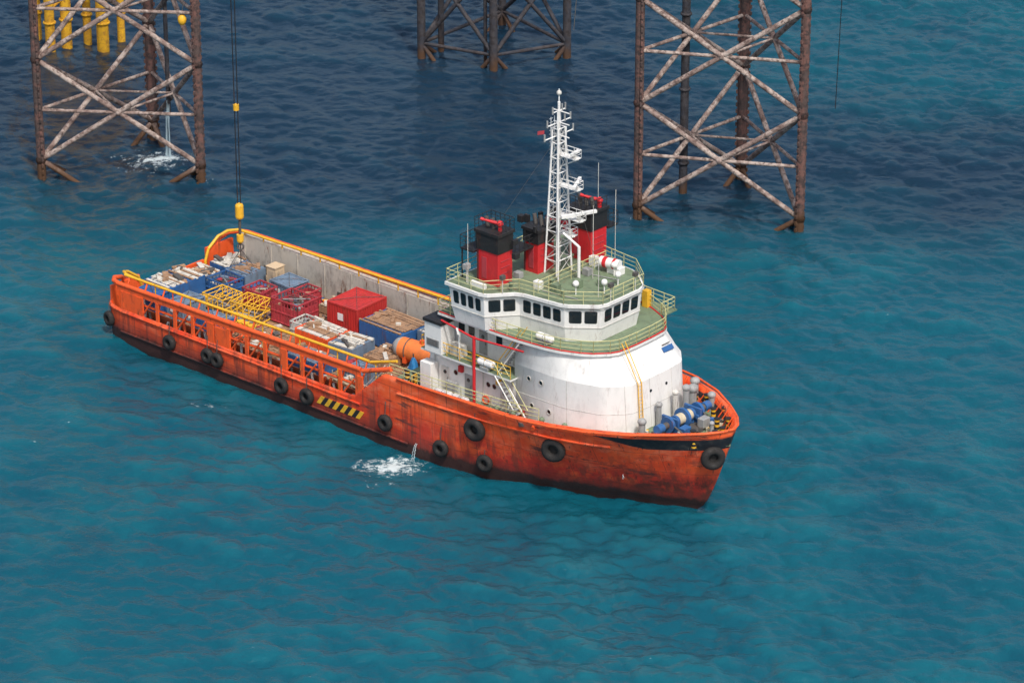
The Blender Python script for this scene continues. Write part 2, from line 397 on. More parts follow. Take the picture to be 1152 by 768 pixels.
for y in(-2.35,-1.95): sp.tube((52.72,y,5.7),(52.42,y,9.8),.045,'yellow',5); sp.tube((52.42,y,9.8),(50.8,y,12.6),.045,'yellow',5)
for i in range(14):
    z=6+i*.28; sp.tube((52.7-.021*i,-2.35,z),(52.7-.021*i,-1.95,z),.025,'yellow',4)
sp.tube((39.8,-6.35,5.45),(39.8,-6.35,11.2),.13,'red'); sp.tube((39.8,-6.35,11.1),(44.5,-6.1,11.3),.08,'red'); sp.tube((36.5,-6.35,11.6),(39.8,-6.35,11.1),.08,'red')
sp.bz(34.9,36.6,-6.5,-5.0,8.76,11.2,'white'); sp.bz(34.8,36.7,-6.6,-4.9,11.2,11.45,'black'); sp.bz(35.1,36.4,-6.53,-6.49,9.3,9.9,'grey')
for i in range(6): sp.bz(35.2,36.3,-6.56,-6.52,9.35+i*.09,9.39+i*.09,'steel')
sp.bz(34.4,35.5,-6.5,-5.7,5.4,7.7,'white'); sp.bz(34.9,36.6,5.0,6.5,8.76,11.2,'white')
sp.bz(36.9,38.1,-5.9,-5.2,8.76,9.7,'white2'); sp.bz(36.6,37.6,-6.1,-5.75,5.4,6.6,'grey')
sp.path([(38.0,-6.0,8.76),(38.0,-6.0,11.0),(38.3,-6.6,11.5),(39.0,-7.2,11.5)],.09,'white',8)
for i in range(11): sp.box((44.6-i*.24,-6.25,5.6+i*.29),(.26,.7,.05),'grey')
for i in range(11): sp.box((41.9+i*.2,-5.45,8.9+i*.28),(.24,.7,.05),'grey')
for y in(-6.6,-5.9): sp.tube((44.8,y,5.5),(42.1,y,8.8),.06,'white',5); sp.tube((44.8,y,6.5),(42.1,y,9.7),.04,'paleyel',5)
for y in(-5.8,-5.1): sp.tube((41.8,y,8.8),(44,y,11.9),.06,'white',5); sp.tube((41.8,y,9.7),(44,y,12.8),.04,'yellow',5)
for x,y,z in((37.2,-6.9,6.0),(38.9,-6.9,6.0),(40.8,-6.1,9.3),(45.6,-4.95,12.4),(35.6,2.0,9.3)):
    sp.tube((x-.55,y,z),(x+.55,y,z),.3,'white',12); sp.ball((x-.55,y,z),.3,'white'); sp.ball((x+.55,y,z),.3,'white'); sp.bz(x-.4,x+.4,y-.3,y+.3,z-.5,z-.28,'grey'); sp.torus((x,y,z),(1,0,0),.3,.02,'steel',14,4)
for x,y in((46.6,-6.4),(44.2,-6.9),(48.6,-6.15),(42.6,-6.9)): 
    sp.tube((x,y,FD(x)),(x,y,FD(x)+.7),.14,'green',8); sp.ball((x,y,FD(x)+.75),.22,'green')
for x in np.arange(33,47,1.1): sp.box((x,random.uniform(-7.0,-6.5),FD(x)+.15),(random.uniform(.2,.6),random.uniform(.15,.4),.3),random.choice(['grey','white2','green','steel','orange','yellow','rope']),random.random())
sp.done(ship,bevel=.03)
# ---- wheelhouse
wh=MB('wheelhouse')
W=sym([(37.6,-6.4),(40.9,-6.4),(42.6,-4.35),(46.6,-3.9),(48.7,-2.2)])
Wi=offset(W,-.22); Wo=offset(W,.12)
wh.prism(Wi,11.97,W,13.15,'white'); wh.prism(W,13.15,Wo,14.85,'white')
RO=chaikin(offset(W,.36),1,.12)
wh.prism(RO,14.85,RO,15.1,'white','white'); 
wh.prism(offset(RO,-.14),15.1,offset(RO,-.14),15.13,'green')
wn=len(W)
for i in range(wn):
    n=[4,2,4,2,4,2,4,2,4,0][i]
    a0,b0=Vector((*W[i],13.15)),Vector((*W[(i+1)%wn],13.15)); a1,b1=Vector((*Wo[i],14.85)),Vector((*Wo[(i+1)%wn],14.85))
    nrm=(b0-a0).cross(a1-a0).normalized(); L=(b0-a0).length
    for j in range(n):
        m_=.22; w=(L-2*m_)/n
        for k,ex,off in(('steel',.035,.012),('glass',0,.025)):
            t0=(m_+j*w+.13-ex)/L; t1=(m_+(j+1)*w-.13+ex)/L; s0=.22-ex/1.7; s1=.78+ex/1.7
            q=lambda t,s:(a0.lerp(b0,t)).lerp(a1.lerp(b1,t),s)+nrm*off
            h=.09
            vs=[q(t0+h/L,s0),q(t1-h/L,s0),q(t1,s0+h/1.7),q(t1,s1-h/1.7),q(t1-h/L,s1),q(t0+h/L,s1),q(t0,s1-h/1.7),q(t0,s0+h/1.7)]; vs2=[v-nrm*.05 for v in vs]
            wh.add(vs+vs2,[tuple(range(8))]+[(e,e+8,(e+1)%8+8,(e+1)%8) for e in range(8)],k)
            if k=='glass' and j%2==0: wh.tube(q(t0+.2/L,s1)+nrm*.03,q((t0+t1)/2,s0+.15)+nrm*.03,.015,'black',4)
    wh.tube(tuple(a1.lerp(a0,.1)+nrm*.05),tuple(b1.lerp(b0,.1)+nrm*.05),.035,'white2',4)
    wh.tube(tuple(a0+nrm*.03),tuple(b0+nrm*.03),.03,'white2',4)
R1=offset(W,.24)
wh.rail([(*p,15.13) for p in R1]+[(*R1[0],15.13)],'paleyel',1.0,1.2)
for a in((47.4,1.2),(46.2,-2.2),(46.0,2.4),(47.6,-.6)):
    wh.tube((*a,15.1),(*a,15.9),.05,'white',6); wh.ball((*a,16.0),.25,'white')
wh.bz(45.2,46.4,2.5,3.2,15.14,15.7,'white'); wh.tube((44.6,2.5,15.9),(46.2,2.8,15.9),.4,'white',14); wh.tube((44.9,2.55,15.9),(45.2,2.6,15.9),.42,'red',14); wh.tube((45.7,2.72,15.9),(45.9,2.75,15.9),.42,'red',14)
wh.tube((38.6,-5.8,15.1),(38.6,-5.8,16.3),.05,'white2'); wh.box((38.6,-5.8,16.4),(.4,.5,.4),'grey')
for x,y in((43.4,-3.2),(44.8,-2.8),(43.6,2.9),(45.4,-1.0),(44.4,1.2),(40.9,-2.6),(46.6,.3)): wh.bz(x-.3,x+.3,y-.25,y+.25,15.14,15.4+random.random()*.5,random.choice(['white','grey','green','white2']))
for x,y in((42.1,-4.8),(43.9,-2.3),(45.8,-3.2),(41.9,2.3)): wh.tube((x,y,15.1),(x,y,15.7),.13,'green',8); wh.ball((x,y,15.7),.2,'green',.7)
wh.bz(39.2,40.6,-6.1,-5.8,15.14,15.5,'white')
for x,y in((48.9,-1.4),(48.9,1.4),(42.0,-5.6)): wh.tube((x,y,15.1),(x,y,16.3),.04,'white2',5); wh.box((x,y,16.4),(.3,.4,.3),'steel')
for p,q in(((44,-3.4),(47,-2.9)),((43,0.9),(47,1.9))): wh.tube((*p,15.2),(*q,15.2),.04,'grey',5)
wh.rail([(44.0,-3.9,15.13),(44.0,-1.5,15.13),(44.0,3.8,15.13)],'paleyel',1.0,1.2)
wh.done(ship,bevel=.03)
# ---- funnels
fn=MB('funnels')
for x0,x1,y0,y1,zr_,zb in((38.9,41.0,-5.0,-3.4,17.7,19.3),(40.2,41.6,-1.2,.6,17.5,18.7),(41.0,43.2,3.0,4.8,17.7,19.3)):
    fn.bz(x0,x1,y0,y1,15.1,zr_,'red'); fn.bz(x0-.06,x1+.06,y0-.06,y1+.06,zr_,zb-.25,'black'); fn.bz(x0-.16,x1+.16,y0-.16,y1+.16,zb-.25,zb,'black')
    for i in range(3): fn.tube((x0+.4+i*.6,(y0+y1)/2,zb),(x0+.25+i*.6,(y0+y1)/2,zb+.75),.16,'steel',10)
    for z in(16.0,16.5,17.0): fn.bz(x1+.005,x1+.04,y0+.3,y1-.3,z,z+.07,'redd')
    fn.bz(x0+.5,x0+1.0,y0-.04,y0-.005,15.5,17.2,'redd'); fn.tube((x0+.2,y0-.1,15.2),(x0+.2,y0-.1,18.5),.05,'black',5)
fn.bz(37.6,38.9,-5.4,-3.2,17.4,17.55,'black'); fn.rail([(38.8,-5.4,17.55),(37.6,-5.4,17.55),(37.6,-3.2,17.55),(38.8,-3.2,17.55)],'black',1.,.5)
for p in((37.7,-5.3),(37.7,-3.3)): fn.tube((*p,15.1),(*p,17.4),.07,'black',5)
fn.rail([(38.8,-5.1,19.3),(38.8,-3.3,19.3),(41.1,-3.3,19.3),(41.1,-5.1,19.3)],'black',.9,.5)
fn.bz(40.2,41.6,.6,3.0,17.7,17.85,'black'); fn.rail([(40.3,.6,17.85),(40.3,3,17.85)],'black',1.,.5)
fn.bz(39.8,41.2,-3.4,-1.2,17.2,17.35,'black'); fn.rail([(41.2,-3.3,17.35),(41.2,-1.2,17.35)],'black',1.,.5)
fn.bz(40.9,43.3,4.9,6.0,17.4,17.55,'black'); fn.rail([(41,6,17.55),(43.3,6,17.55),(43.3,4.9,17.55)],'black',1.,.5)
fn.rail([(41,3.1,19.3),(43.2,3.1,19.3),(43.2,4.8,19.3)],'black',.8,.5)
for i in range(12): fn.box((random.uniform(38.0,42.8),random.uniform(-4.6,4.6),random.uniform(17.5,18.8)),(random.uniform(.2,.6),random.uniform(.2,.6),random.uniform(.3,.7)),'black')
for c in((40.6,-4.3,19.7),(43.0,4.2,19.7),(42.0,1.4,18.4)):
    c=Vector(c); fn.tube(c-Vector((0,0,.5)),c+Vector((0,0,.15)),.18,'red'); fn.ball(c+Vector((0,0,.15)),.26,'red'); fn.tube(c+Vector((-.3,0,.15)),c+Vector((-1.2,-.5,.35)),.15,'red',r2=.09); fn.tube(c+Vector((-1.2,-.5,.35)),c+Vector((-1.4,-.6,.4)),.14,'red')
fn.done(ship,bevel=.03)
# ---- mast
ms=MB('signal_mast')
cx,cy=42.3,.3
def mc(z,i):
    w=np.interp(z,[15.1,25.5],[.85,.42]); sx,sy=((-1,-1),(1,-1),(1,1),(-1,1))[i]; return Vector((cx+sx*w*.7,cy+sy*w,z))
zs=list(np.arange(15.1,26.6,1.15))
for a,b in zip(zs,zs[1:]):
    for i in range(4):
        j=(i+1)%4
        ms.tube(mc(a,i),mc(b,i),.085,'white',6); ms.tube(mc(b,i),mc(b,j),.05,'white',5)
        ms.tube(mc(a,i),mc(b,j),.03,'white2',5)
zt=zs[-1]
ms.tube((cx,cy,zt-2),(cx,cy,28.6),.11,'white'); ms.tube((cx,cy,28.6),(cx,cy,29.6),.05,'white'); ms.ball((cx,cy,29.3),.2,'white2')
ms.tube((cx+.3,cy-.5,zt),(cx+.3,cy-.5,28.2),.05,'white'); ms.tube((cx-.3,cy+.5,zt),(cx-.3,cy+.5,27.8),.05,'white')
for z,w in((27.9,.7),(27.0,1.3),(26.0,1.6)): ms.tube((cx,cy-w,z),(cx,cy+w,z),.05,'white'); ms.tube((cx-.5,cy,z),(cx+1.,cy,z),.05,'white'); [ms.tube((cx,cy+s*w,z-.1),(cx,cy+s*w,z+.45),.07,'grey') for s in(-1,0.5,1)]
for z,l in((24.6,1.9),(22.2,2.1),(19.8,2.4),(18.4,1.6)):
    ms.bz(cx,cx+l,cy-.35,cy+.35,z-.06,z,'white'); ms.tube((cx+.2,cy,z-1),(cx+l,cy,z-.06),.05,'white',5)
    ms.rail([(cx+.5,cy-.35,z),(cx+l,cy-.35,z),(cx+l,cy+.35,z),(cx+.5,cy+.35,z)],'white',.6,.9,2,.025)
    ms.tube((cx+l-.4,cy,z),(cx+l-.4,cy,z+.35),.16,'white2')
ms.box((cx+1.8,cy,22.65),(.22,2.2,.2),'white',.5); ms.box((cx+2.0,cy,20.25),(.25,2.9,.22),'white',-.4); ms.box((cx+1.6,cy,25.0),(.2,1.2,.2),'white',.2)
for i in range(40): z=15.4+i*.3; ms.tube((cx-.75,cy-.2,z),(cx-.75,cy+.2,z),.02,'white',4)
for s in(-.2,.2): ms.tube((cx-.75,cy+s,15.1),(cx-.6,cy+s,27.3),.03,'white',4)
ms.tube((43.6,-1.2,15.1),(43.6,-1.2,21.5),.08,'white'); ms.tube((43.6,-1.2,19),(42.5,0,19),.05,'white')
for x,y,h in((45.2,.9,21),(44.4,4.4,21),(39.0,-6.1,20),(47.8,-1.5,18.2),(41.5,5.8,22)): ms.tube((x,y,15.1),(x,y,h),.028,'white2',5)
ms.tube((44.6,0,15.1),(44.6,0,17.8),.12,'white'); ms.tube((44.6,0,17.8),(43.2,-.2,18.6),.1,'white')
for a in((38,-5.8),(38,5.8),(47,0)): ms.tube((cx,cy,26),(*a,15.3),.012,'steel',4,cap=False)
ms.add([(cx-.9,cy-.6,26.0),(cx-1.3,cy-.9,25.9),(cx-1.3,cy-.9,26.2),(cx-.9,cy-.6,26.3)],[(0,1,2,3)],'redd')
ms.done(ship)
# ---- deck railings
rl=MB('deck_railings')
pts=[(x,-(half(x,6.2)-.25),ztop(x)-.05) for x in np.linspace(32,46.5,11)]
rl.rail(pts,'paleyel',.95,1.2); rl.rail([(x,-y,z) for x,y,z in pts],'paleyel',.95,1.2)
o=offset(sym([(XA-.1,-6.2),(43.3,-6.2)]),.08); rl.rail([(*o[1],8.76),(*o[0],8.76),(*o[3],8.76),(*o[2],8.76)],'yellow',1.,1.3)
o=offset(D12,.02)
rl.rail([(*p,11.97) for p in o]+[(*o[0],11.97)],'paleyel',1.0,1.2)
rl.rail([(48.8,4.6,11.97),(48.8,6.2,11.97),(44.5,6.4,11.97)],'paleyel',1.0,1.0); rl.bz(44,48.9,4.9,6.4,11.85,11.955,'green')
rl.bz(46.6,47.1,5.0,5.5,11.97,13.3,'yellow'); rl.bz(45.5,45.9,5.6,6.0,11.97,13.0,'white')
rl.rail([(34.0,y,5.42) for y in(-7,-5.7)],'yellow'); 
rl.done(ship)
# ---- foredeck machinery
OX=1.0
fm=MB('anchor_windlass'); z=FD(54)
def V3(x,y,z): return (x+OX,y,z)
fm.bz(52.6+OX,55.1+OX,-2.2,2.2,z,z+.3,'steel')
for y,r,k in((-1.7,.62,'blue'),(-.9,.45,'blue'),(0,.75,'blue'),(.9,.45,'blue'),(1.7,.62,'blue')):
    fm.tube(V3(53.8,y-.12,z+1.05),V3(53.8,y+.12,z+1.05),r,k,18)
fm.tube(V3(53.8,-2.5,z+1.05),V3(53.8,2.5,z+1.05),.26,'steel',12); fm.tube(V3(53.8,-.85,z+1.05),V3(53.8,-.1,z+1.05),.42,'rope',14); fm.tube(V3(53.8,.1,z+1.05),V3(53.8,.85,z+1.05),.42,'rope',14)
fm.tube(V3(53.8,-3.0,z+1.05),V3(53.8,-2.4,z+1.05),.36,'blue',14); fm.tube(V3(53.8,3.0,z+1.05),V3(53.8,2.4,z+1.05),.36,'blue',14)
for y in(-1.3,1.3): fm.bz(52.9+OX,54.5+OX,y-.1,y+.1,z+.3,z+1.5,'blue')
fm.bz(54.6+OX,55.2+OX,-1.5,-.7,z+.3,z+1.0,'blue'); fm.bz(54.6+OX,55.2+OX,.7,1.5,z+.3,z+1.0,'grey')
for y in(-1.7,1.7): fm.path([V3(54.3,y,z+1.1),V3(55.2,y*.9,z+.6),V3(56.2,y*.7,z+.2)],.08,'steel')
for i in range(16): fm.box((random.uniform(53.2,56.8),random.uniform(-2.4,2.4),z+.35+random.random()*.5),(random.uniform(.15,.5),random.uniform(.15,.5),random.uniform(.2,.5)),random.choice(['blue','steel','grey','white2','blue']),random.random())
fm.done(ship,bevel=.03)
bo=MB('mooring_gear')
def boll(x,y,ang=0,k='black'):
    z=FD(x)
    for s in(-.42,.42):
        cx_,cy_=x+s*math.cos(ang),y+s*math.sin(ang)
        for i in range(5): bo.tube((cx_,cy_,z+i*.2),(cx_,cy_,z+i*.2+.2),.19,('yellow','black')[i%2],12)
        bo.tube((cx_,cy_,z+1),(cx_,cy_,z+1.06),.24,'black',12)
    bo.box((x,y,z+.04),(1.3,.6,.08),k,ang)
boll(57.2,-1.7,-.8); boll(57.2,1.7,.8); boll(58.2,0,math.pi/2); boll(33.4,-6.4); boll(53.2,4.1,.7); boll(55.8,3.0,.9)
z=FD(52)
for x,y,r,h,k in((53.3,-2.9,.32,1.3,'grey'),(53.2,3.1,.4,1.9,'grey'),(53.3,2.2,.3,2.3,'grey'),(53.1,1.2,.25,2.2,'white2'),(54.3,4.0,.3,1.4,'grey'),(53.0,-.6,.25,1.8,'grey'),(56.9,.8,.2,1.0,'grey'),(52.2,4.6,.35,1.7,'grey')):
    bo.tube((x,y,z),(x,y,z+h),r*.8,k,12); bo.ball((x,y,z+h),r*1.1,k,.8)
for i in range(4): bo.torus((53.0,-4.1,z+.1+i*.13),(0,0,1),.5-.04*i,.1,'rope',18,6)
for i in range(3): bo.torus((56.6,2.4,FD(55)+.1+i*.13),(0,0,1),.45-.04*i,.09,'rope',18,6)
bo.tube((54.4,-3.7,z+.5),(54.9,-3.0,z+.5),.34,'white',14)
for i in range(30):
    x=random.uniform(52.9,57.6); yl=max(.3,half(x,6.0)-.95); y=random.choice([-1,1])*random.uniform(.5,1)*yl
    bo.box((x,y,FD(x)+.12),(random.uniform(.15,.6),random.uniform(.1,.4),.24),random.choice(['rope','grey','white2','steel','redd','yellow']),random.random()*3)
for u in np.linspace(9,14.6,20):
    zt_=ztop(st(u)[0]); x,y=hp(u,zt_/7.6)
    for sg in(-1,1): bo.tube((x-.1,sg*(y-.2),zt_-.08),(x-.6,sg*max(0,(y-.75)),FD(x)),.05,'orange',5)
bo.done(ship,bevel=0)
pole=MB('deck_post'); pole.tube((30.6,1.4,2.1),(30.6,1.4,8.3),.12,'white'); pole.ball((30.6,1.4,8.3),.18,'white'); pole.done(ship)
dw=MB('overboard_discharge')
P=[(34.9+.1*t,-7.5-.5*t,1.25-.9*t*t) for t in np.linspace(0,1.2,8)]
for s in(-.06,.05):
    for a,b,i in zip(P,P[1:],range(9)): dw.tube((a[0]+s,a[1],a[2]),(b[0]+s*(1+i*.4),b[1],b[2]),.03,'spray',6,.03,cap=False)
dw.done(ship)
mk=MB('hull_marks')
for x,z in((52.0,2.6),):
    y=-half(x,z)-.02
    mk.box((x,y-.02,z),(.5,.03,.09),'white',-.55); mk.box((x,y-.02,z),(.09,.03,.5),'white',-.55)
mk.done(ship)

# ---------------------------------------------------------------- cargo
def place(name,b,x,y,z,rz=0):
    rz+=random.uniform(-.06,.06)
    return b.done(None,SHIP@Matrix.Translation((x,y,z))@Matrix.Rotation(rz,4,'Z'),.012)
def basket(name,x,y,lx,ly,h,k,fill='wood',z=DZ+.07,rz=0,hh=.75):
    b=MB(name); b.bz(-lx/2,lx/2,-ly/2,ly/2,.1,.2,k)
    for s in(-1,1):
        for ax in(0,1):
            L=(lx,ly)[ax]; o=(ly,lx)[ax]/2*s
            n=max(3,int(L/.35))
            for i in range(n+1):
                t=-L/2+L*i/n; p=(t,o) if ax==0 else (o,t)
                b.box((p[0],p[1],h/2+.1),(.07,.07,h),k)
            for zz in(.15,h*.5,h):
                if ax==0: b.box((0,o,zz+.03),(L+.08,.1,.12),k)
                else: b.box((o,0,zz+.03),(.1,L+.08,.12),k)
            if ax==0: b.box((0,o*.985,h*hh/2+.1),(L-.1,.02,h*hh),k)
            else: b.box((o*.985,0,h*hh/2+.1),(.02,L-.1,h*hh),k)
    for i in range(int(lx*ly*4)):
        px=random.uniform(-lx/2+.35,lx/2-.35); py=random.uniform(-ly/2+.35,ly/2-.35)
        b.box((px,py,h*random.uniform(.3,.85)),(random.uniform(.2,.9),random.uniform(.12,.5),random.uniform(.1,.45)),random.choice([fill,fill,fill,'grey','wood','blue2','steel','woodl','redd']),random.uniform(-1.2,1.2),random.uniform(-.2,.2))
    for i in range(3): b.tube((-lx/2+.3,random.uniform(-.6,.6),h*.8),(lx/2-.3,random.uniform(-.6,.6),h+.05),.06,random.choice(['steel','grey','rope']),6)
    for sx in(-1,1):
        for sy in(-1,1): b.tube((sx*lx/2,sy*ly/2,h+.1),(0,0,h+.25),.02,'steel',4)
    return place(name,b,x,y,z,rz)
def container(name,x,y,lx,ly,h,k,z=DZ+.07,rz=0,top=None):
    b=MB(name); b.bz(-lx/2+.06,lx/2-.06,-ly/2+.06,ly/2-.06,.1,h-.06,k)
    for sx in(-1,1):
        for sy in(-1,1): b.box((sx*(lx/2-.06),sy*(ly/2-.06),h/2),(.16,.16,h),k)
    for s in(-1,1):
        for zz in(.1,h-.08): b.box((0,s*(ly/2-.06),zz),(lx-.32,.14,.15),k); b.box((s*(lx/2-.06),0,zz),(.14,ly-.32,.15),k)
        for i in range(int(lx/.28)): b.box((-lx/2+.3+i*.28,s*(ly/2-.05),h/2),(.11,.07,h-.32),k)
        for i in range(int(ly/.28)): b.box((s*(lx/2-.05),-ly/2+.3+i*.28,h/2),(.07,.11,h-.32),k)
    for i in range(int(lx/.3)): b.box((-lx/2+.3+i*.3,0,h-.055),(.12,ly-.3,.05),top or k)
    b.bz(-.5,.1,-ly/2-.02,-ly/2-.012,h*.45,h*.7,'white')
    for sx in(-1,1):
        for sy in(-1,1): b.tube((sx*(lx/2-.1),sy*(ly/2-.1),h),(0,0,h+.12),.025,'steel',4)
    return place(name,b,x,y,z,rz)
def flat(name,x,y,lx,ly,h,k,kt,z=DZ+.07,rz=0,clutter=5):
    b=MB(name); b.bz(-lx/2,lx/2,-ly/2,ly/2,.1,h-.12,k)
    for i in range(int(lx/.5)+1): b.box((-lx/2+i*lx/max(1,int(lx/.5)),0,h/2),(.08,ly+.05,h-.1),k)
    n=max(3,int(ly/.24))
    for i in range(n):
        if random.random()<.08: continue
        b.box((random.uniform(-.15,.15),-ly/2+(i+.5)*ly/n,h-.06+random.uniform(-.03,.07)),(lx*random.uniform(.85,1.03),ly/n*random.uniform(.7,.95),.1),kt if random.random()<.8 else 'wood',random.uniform(-.02,.02))
    for i in range(clutter): b.box((random.uniform(-lx/2.6,lx/2.6),random.uniform(-ly/2.6,ly/2.6),h+.1),(random.uniform(.2,1.3),random.uniform(.1,.5),random.uniform(.1,.3)),random.choice(['wood','palew','wood','woodl','palew','steel',kt]),random.uniform(-1.5,1.5))
    for t in(-.3,.3): b.box((lx*t,0,h+.02),(.06,ly+.08,.03),'steel')
    return place(name,b,x,y,z,rz)
def frame(name,x,y,lx,ly,h,k,z=DZ+.07,rz=0):
    b=MB(name)
    for zz in(.1,h/2,h):
        b.path([(-lx/2,-ly/2,zz),(lx/2,-ly/2,zz),(lx/2,ly/2,zz),(-lx/2,ly/2,zz),(-lx/2,-ly/2,zz)],.06,k,5)
    for i in range(int(lx/.6)+1):
        t=-lx/2+i*lx/int(lx/.6)
        for s in(-1,1): b.tube((t,s*ly/2,.1),(t,s*ly/2,h),.05,k,5)
        b.tube((t,-ly/2,h),(t,ly/2,h),.045,k,5); b.tube((t,-ly/2,.1),(t,ly/2,h),.035,k,5)
    for i in range(8): b.tube((-lx/2+.2,-ly/2+.2+i*(ly-.4)/7,.35+.1*(i%3)),(lx/2-.2,-ly/2+.2+i*(ly-.4)/7,.35+.15*(i%4)),.09,random.choice(['steel','grey','yellow','wood']),8)
    return place(name,b,x,y,z,rz)
container('shipping_container',17.7,3.9,3.2,3.6,2.5,'redc')
basket('cargo_basket',13.2,1.3,3.0,2.4,2.1,'redd','redd',rz=.05)
basket('cargo_basket',8.9,1.6,2.0,2.0,1.7,'redd','redd')
flat('cargo_tray',4.6,4.2,2.2,2.4,1.4,'blue2','blue2',clutter=4)
basket('cargo_basket',5.0,1.4,2.2,2.2,1.5,'blue','palew')
flat('cargo_tray',2.2,4.6,2.0,2.4,1.3,'blue','palew')
container('shipping_container',9.4,4.5,2.4,2.2,1.6,'blue2'); flat('cargo_tray',2.0,1.6,2.2,2.4,1.2,'blue2','palew',clutter=7)
basket('cargo_basket',11.6,4.0,1.5,2.4,1.4,'redd','redd')
frame('pipe_rack',7.4,-1.2,2.4,2.2,1.7,'yellow'); frame('pipe_rack',10.4,-.9,2.4,2.2,1.8,'yellow',rz=.12)
flat('cargo_tray',2.4,-1.8,3.0,4.0,1.9,'blue','palew',clutter=9); 
container('shipping_container',3.0,-4.9,2.4,1.8,1.9,'blue',top='blue'); container('shipping_container',5.8,-3.8,1.8,2.6,1.6,'blue2')
flat('cargo_tray',9.4,-4.1,2.6,2.0,1.1,'blue','blue2'); flat('timber_stack',14.6,-2.6,3.4,2.2,.7,'wood','wood'); flat('timber_stack',14.3,4.9,1.9,2.0,.8,'wood','woodl')
flat('timber_stack',15.4,-5.2,3.4,1.5,.6,'wood','wood')
flat('cargo_tray',18.2,-.6,3.6,2.6,1.5,'orange','palew'); basket('cargo_basket',15.7,-.1,1.5,1.8,1.3,'white2','orange')
flat('cargo_tray',21.8,-1.0,2.4,2.8,1.7,'blue2','palew',rz=.04)
flat('timber_stack',22.0,3.7,4.6,3.2,1.8,'blue','wood'); flat('cargo_tray',25.7,4.8,2.0,2.4,1.9,'blue2','palew')
flat('cargo_tray',20.4,-4.3,4.0,2.2,1.2,'blue','blue2'); flat('timber_stack',24.4,.2,2.2,2.8,1.0,'wood','wood'); container('shipping_container',25.2,-3.6,2.0,2.0,1.2,'blue2')
flat('timber_stack',28.8,5.0,2.4,2.2,1.5,'wood','woodl'); flat('timber_stack',26.0,-5.4,3.2,1.0,.7,'wood','woodl')
basket('cargo_basket',29.6,-3.9,1.8,2.0,1.2,'redd','orange'); frame('pipe_rack',12.0,-4.9,2.0,1.5,1.3,'orange')
b=MB('covered_tank'); 
b.tube((-2.0,0,.95),(2.0,0,.95),.85,'tarpo',18); b.ball((-2.0,0,.95),.84,'grey'); b.ball((2.0,0,.95),.84,'grey')
for s in(-1,1): b.bz(s*1.3-.15,s*1.3+.15,-.8,.8,0,.6,'orange'); b.torus((s*1.3,0,.95),(1,0,0),.87,.05,'steel',18,5)
b.tube((0,0,1.7),(0,0,2.05),.25,'orange'); place('covered_tank',b,27.3,1.4,DZ+.5,.12)
b=MB('tarpaulin_bundle')
n=14;vs=[];fs=[]
for j in range(7):
    for i in range(n):
        t=2*math.pi*i/n; r=(1.0-.13*j)*(1+.18*math.sin(3*t+j)+random.uniform(-.06,.06)) if j<6 else .15
        vs.append((r*math.cos(t)*.8,r*math.sin(t)*.7,j*.4))
for j in range(6):
    for i in range(n): fs.append((j*n+i,j*n+(i+1)%n,(j+1)*n+(i+1)%n,(j+1)*n+i))
fs.append(tuple(6*n+i for i in range(n))); b.add(vs,fs,'tarp'); b.tube((0,0,2.3),(0,0,2.75),.05,'steel'); place('tarpaulin_bundle',b,28.9,-1.4,DZ+.07)
b=MB('deck_locker'); b.bz(-.5,.5,-.55,.55,0,1.9,'beige'); b.bz(-.56,.56,-.6,.6,1.9,1.98,'beige'); b.bz(-.3,.3,-.57,-.552,.2,1.6,'woodl'); b.tube((.2,-.6,.9),(.2,-.6,1.1),.03,'steel',5); b.bz(.502,.52,-.4,.4,.2,1.6,'woodl')
place('deck_locker',b,7.0,5.3,DZ+.07)
def drums(x,y,n,k):
    b=MB('oil_drums')
    for i in range(n):
        px,py=(i%3)*.62,(i//3)*.62; b.tube((px,py,0),(px,py,.88),.29,k,14)
        for z in(.02,.3,.6,.86): b.torus((px,py,z),(0,0,1),.29,.02,k,14,4)
    place('oil_drums',b,x,y,DZ+.07)
drums(6.8,2.9,5,'blue'); drums(23.3,-2.8,4,'redd'); drums(30.2,3.4,4,'blue'); drums(11.2,-2.9,3,'yellow')
b=MB('deck_lashings')
for i in range(200):
    x=random.uniform(1.2,30.8); y=random.uniform(-6,6.1); b.box((x,y,.08+random.uniform(0,.35)),(random.uniform(.2,1.6),random.uniform(.08,.4),random.uniform(.1,.4)),random.choice(['wood','woodl','steel','wood','wood','orange','palew','palew','yellow','blue','redd','grey']),random.uniform(0,3),random.uniform(-.1,.1))
for i in range(14):
    x=random.uniform(2,28); y=random.uniform(-5.8,5.8); a=random.uniform(-.4,.4); b.tube((x,y,.3),(x+2.2*math.cos(a),y+2.2*math.sin(a),.35),.07,random.choice(['steel','yellow','grey','orange']),6)
b.done(None,SHIP@Matrix.Translation((0,0,DZ)))

# ---------------------------------------------------------------- crane fall
def w2(x,y,z): return SHIP@Vector((x,y,z))
cf=empty('crane_hook'); P=w2(4.9,3.4,0)
b=MB('crane_wire'); 
b.tube((P.x-.12,P.y,9.6),(P.x-.18,P.y,60),.045,'black',5); b.tube((P.x+.12,P.y,9.6),(P.x+.18,P.y,60),.045,'black',5)
b.tube((P.x,P.y,4.3),(P.x,P.y,8.2),.04,'black',5); b.done(cf)
b=MB('hook_block'); b.tube((P.x,P.y,8.5),(P.x,P.y,9.4),.36,'yellow',14); b.ball((P.x,P.y,9.4),.36,'yellow',.8); b.ball((P.x,P.y,8.5),.36,'yellow',.8)
b.tube((P.x,P.y,6.4),(P.x,P.y,6.9),.3,'yellow',12); b.ball((P.x,P.y,6.4),.3,'yellow'); b.tube((P.x,P.y,7),(P.x,P.y,8.1),.12,'steel'); b.torus((P.x,P.y,5.8),(0,1,0),.25,.07,'steel')
b.tube((P.x,P.y,17.8),(P.x,P.y,18.3),.25,'yellow',8)
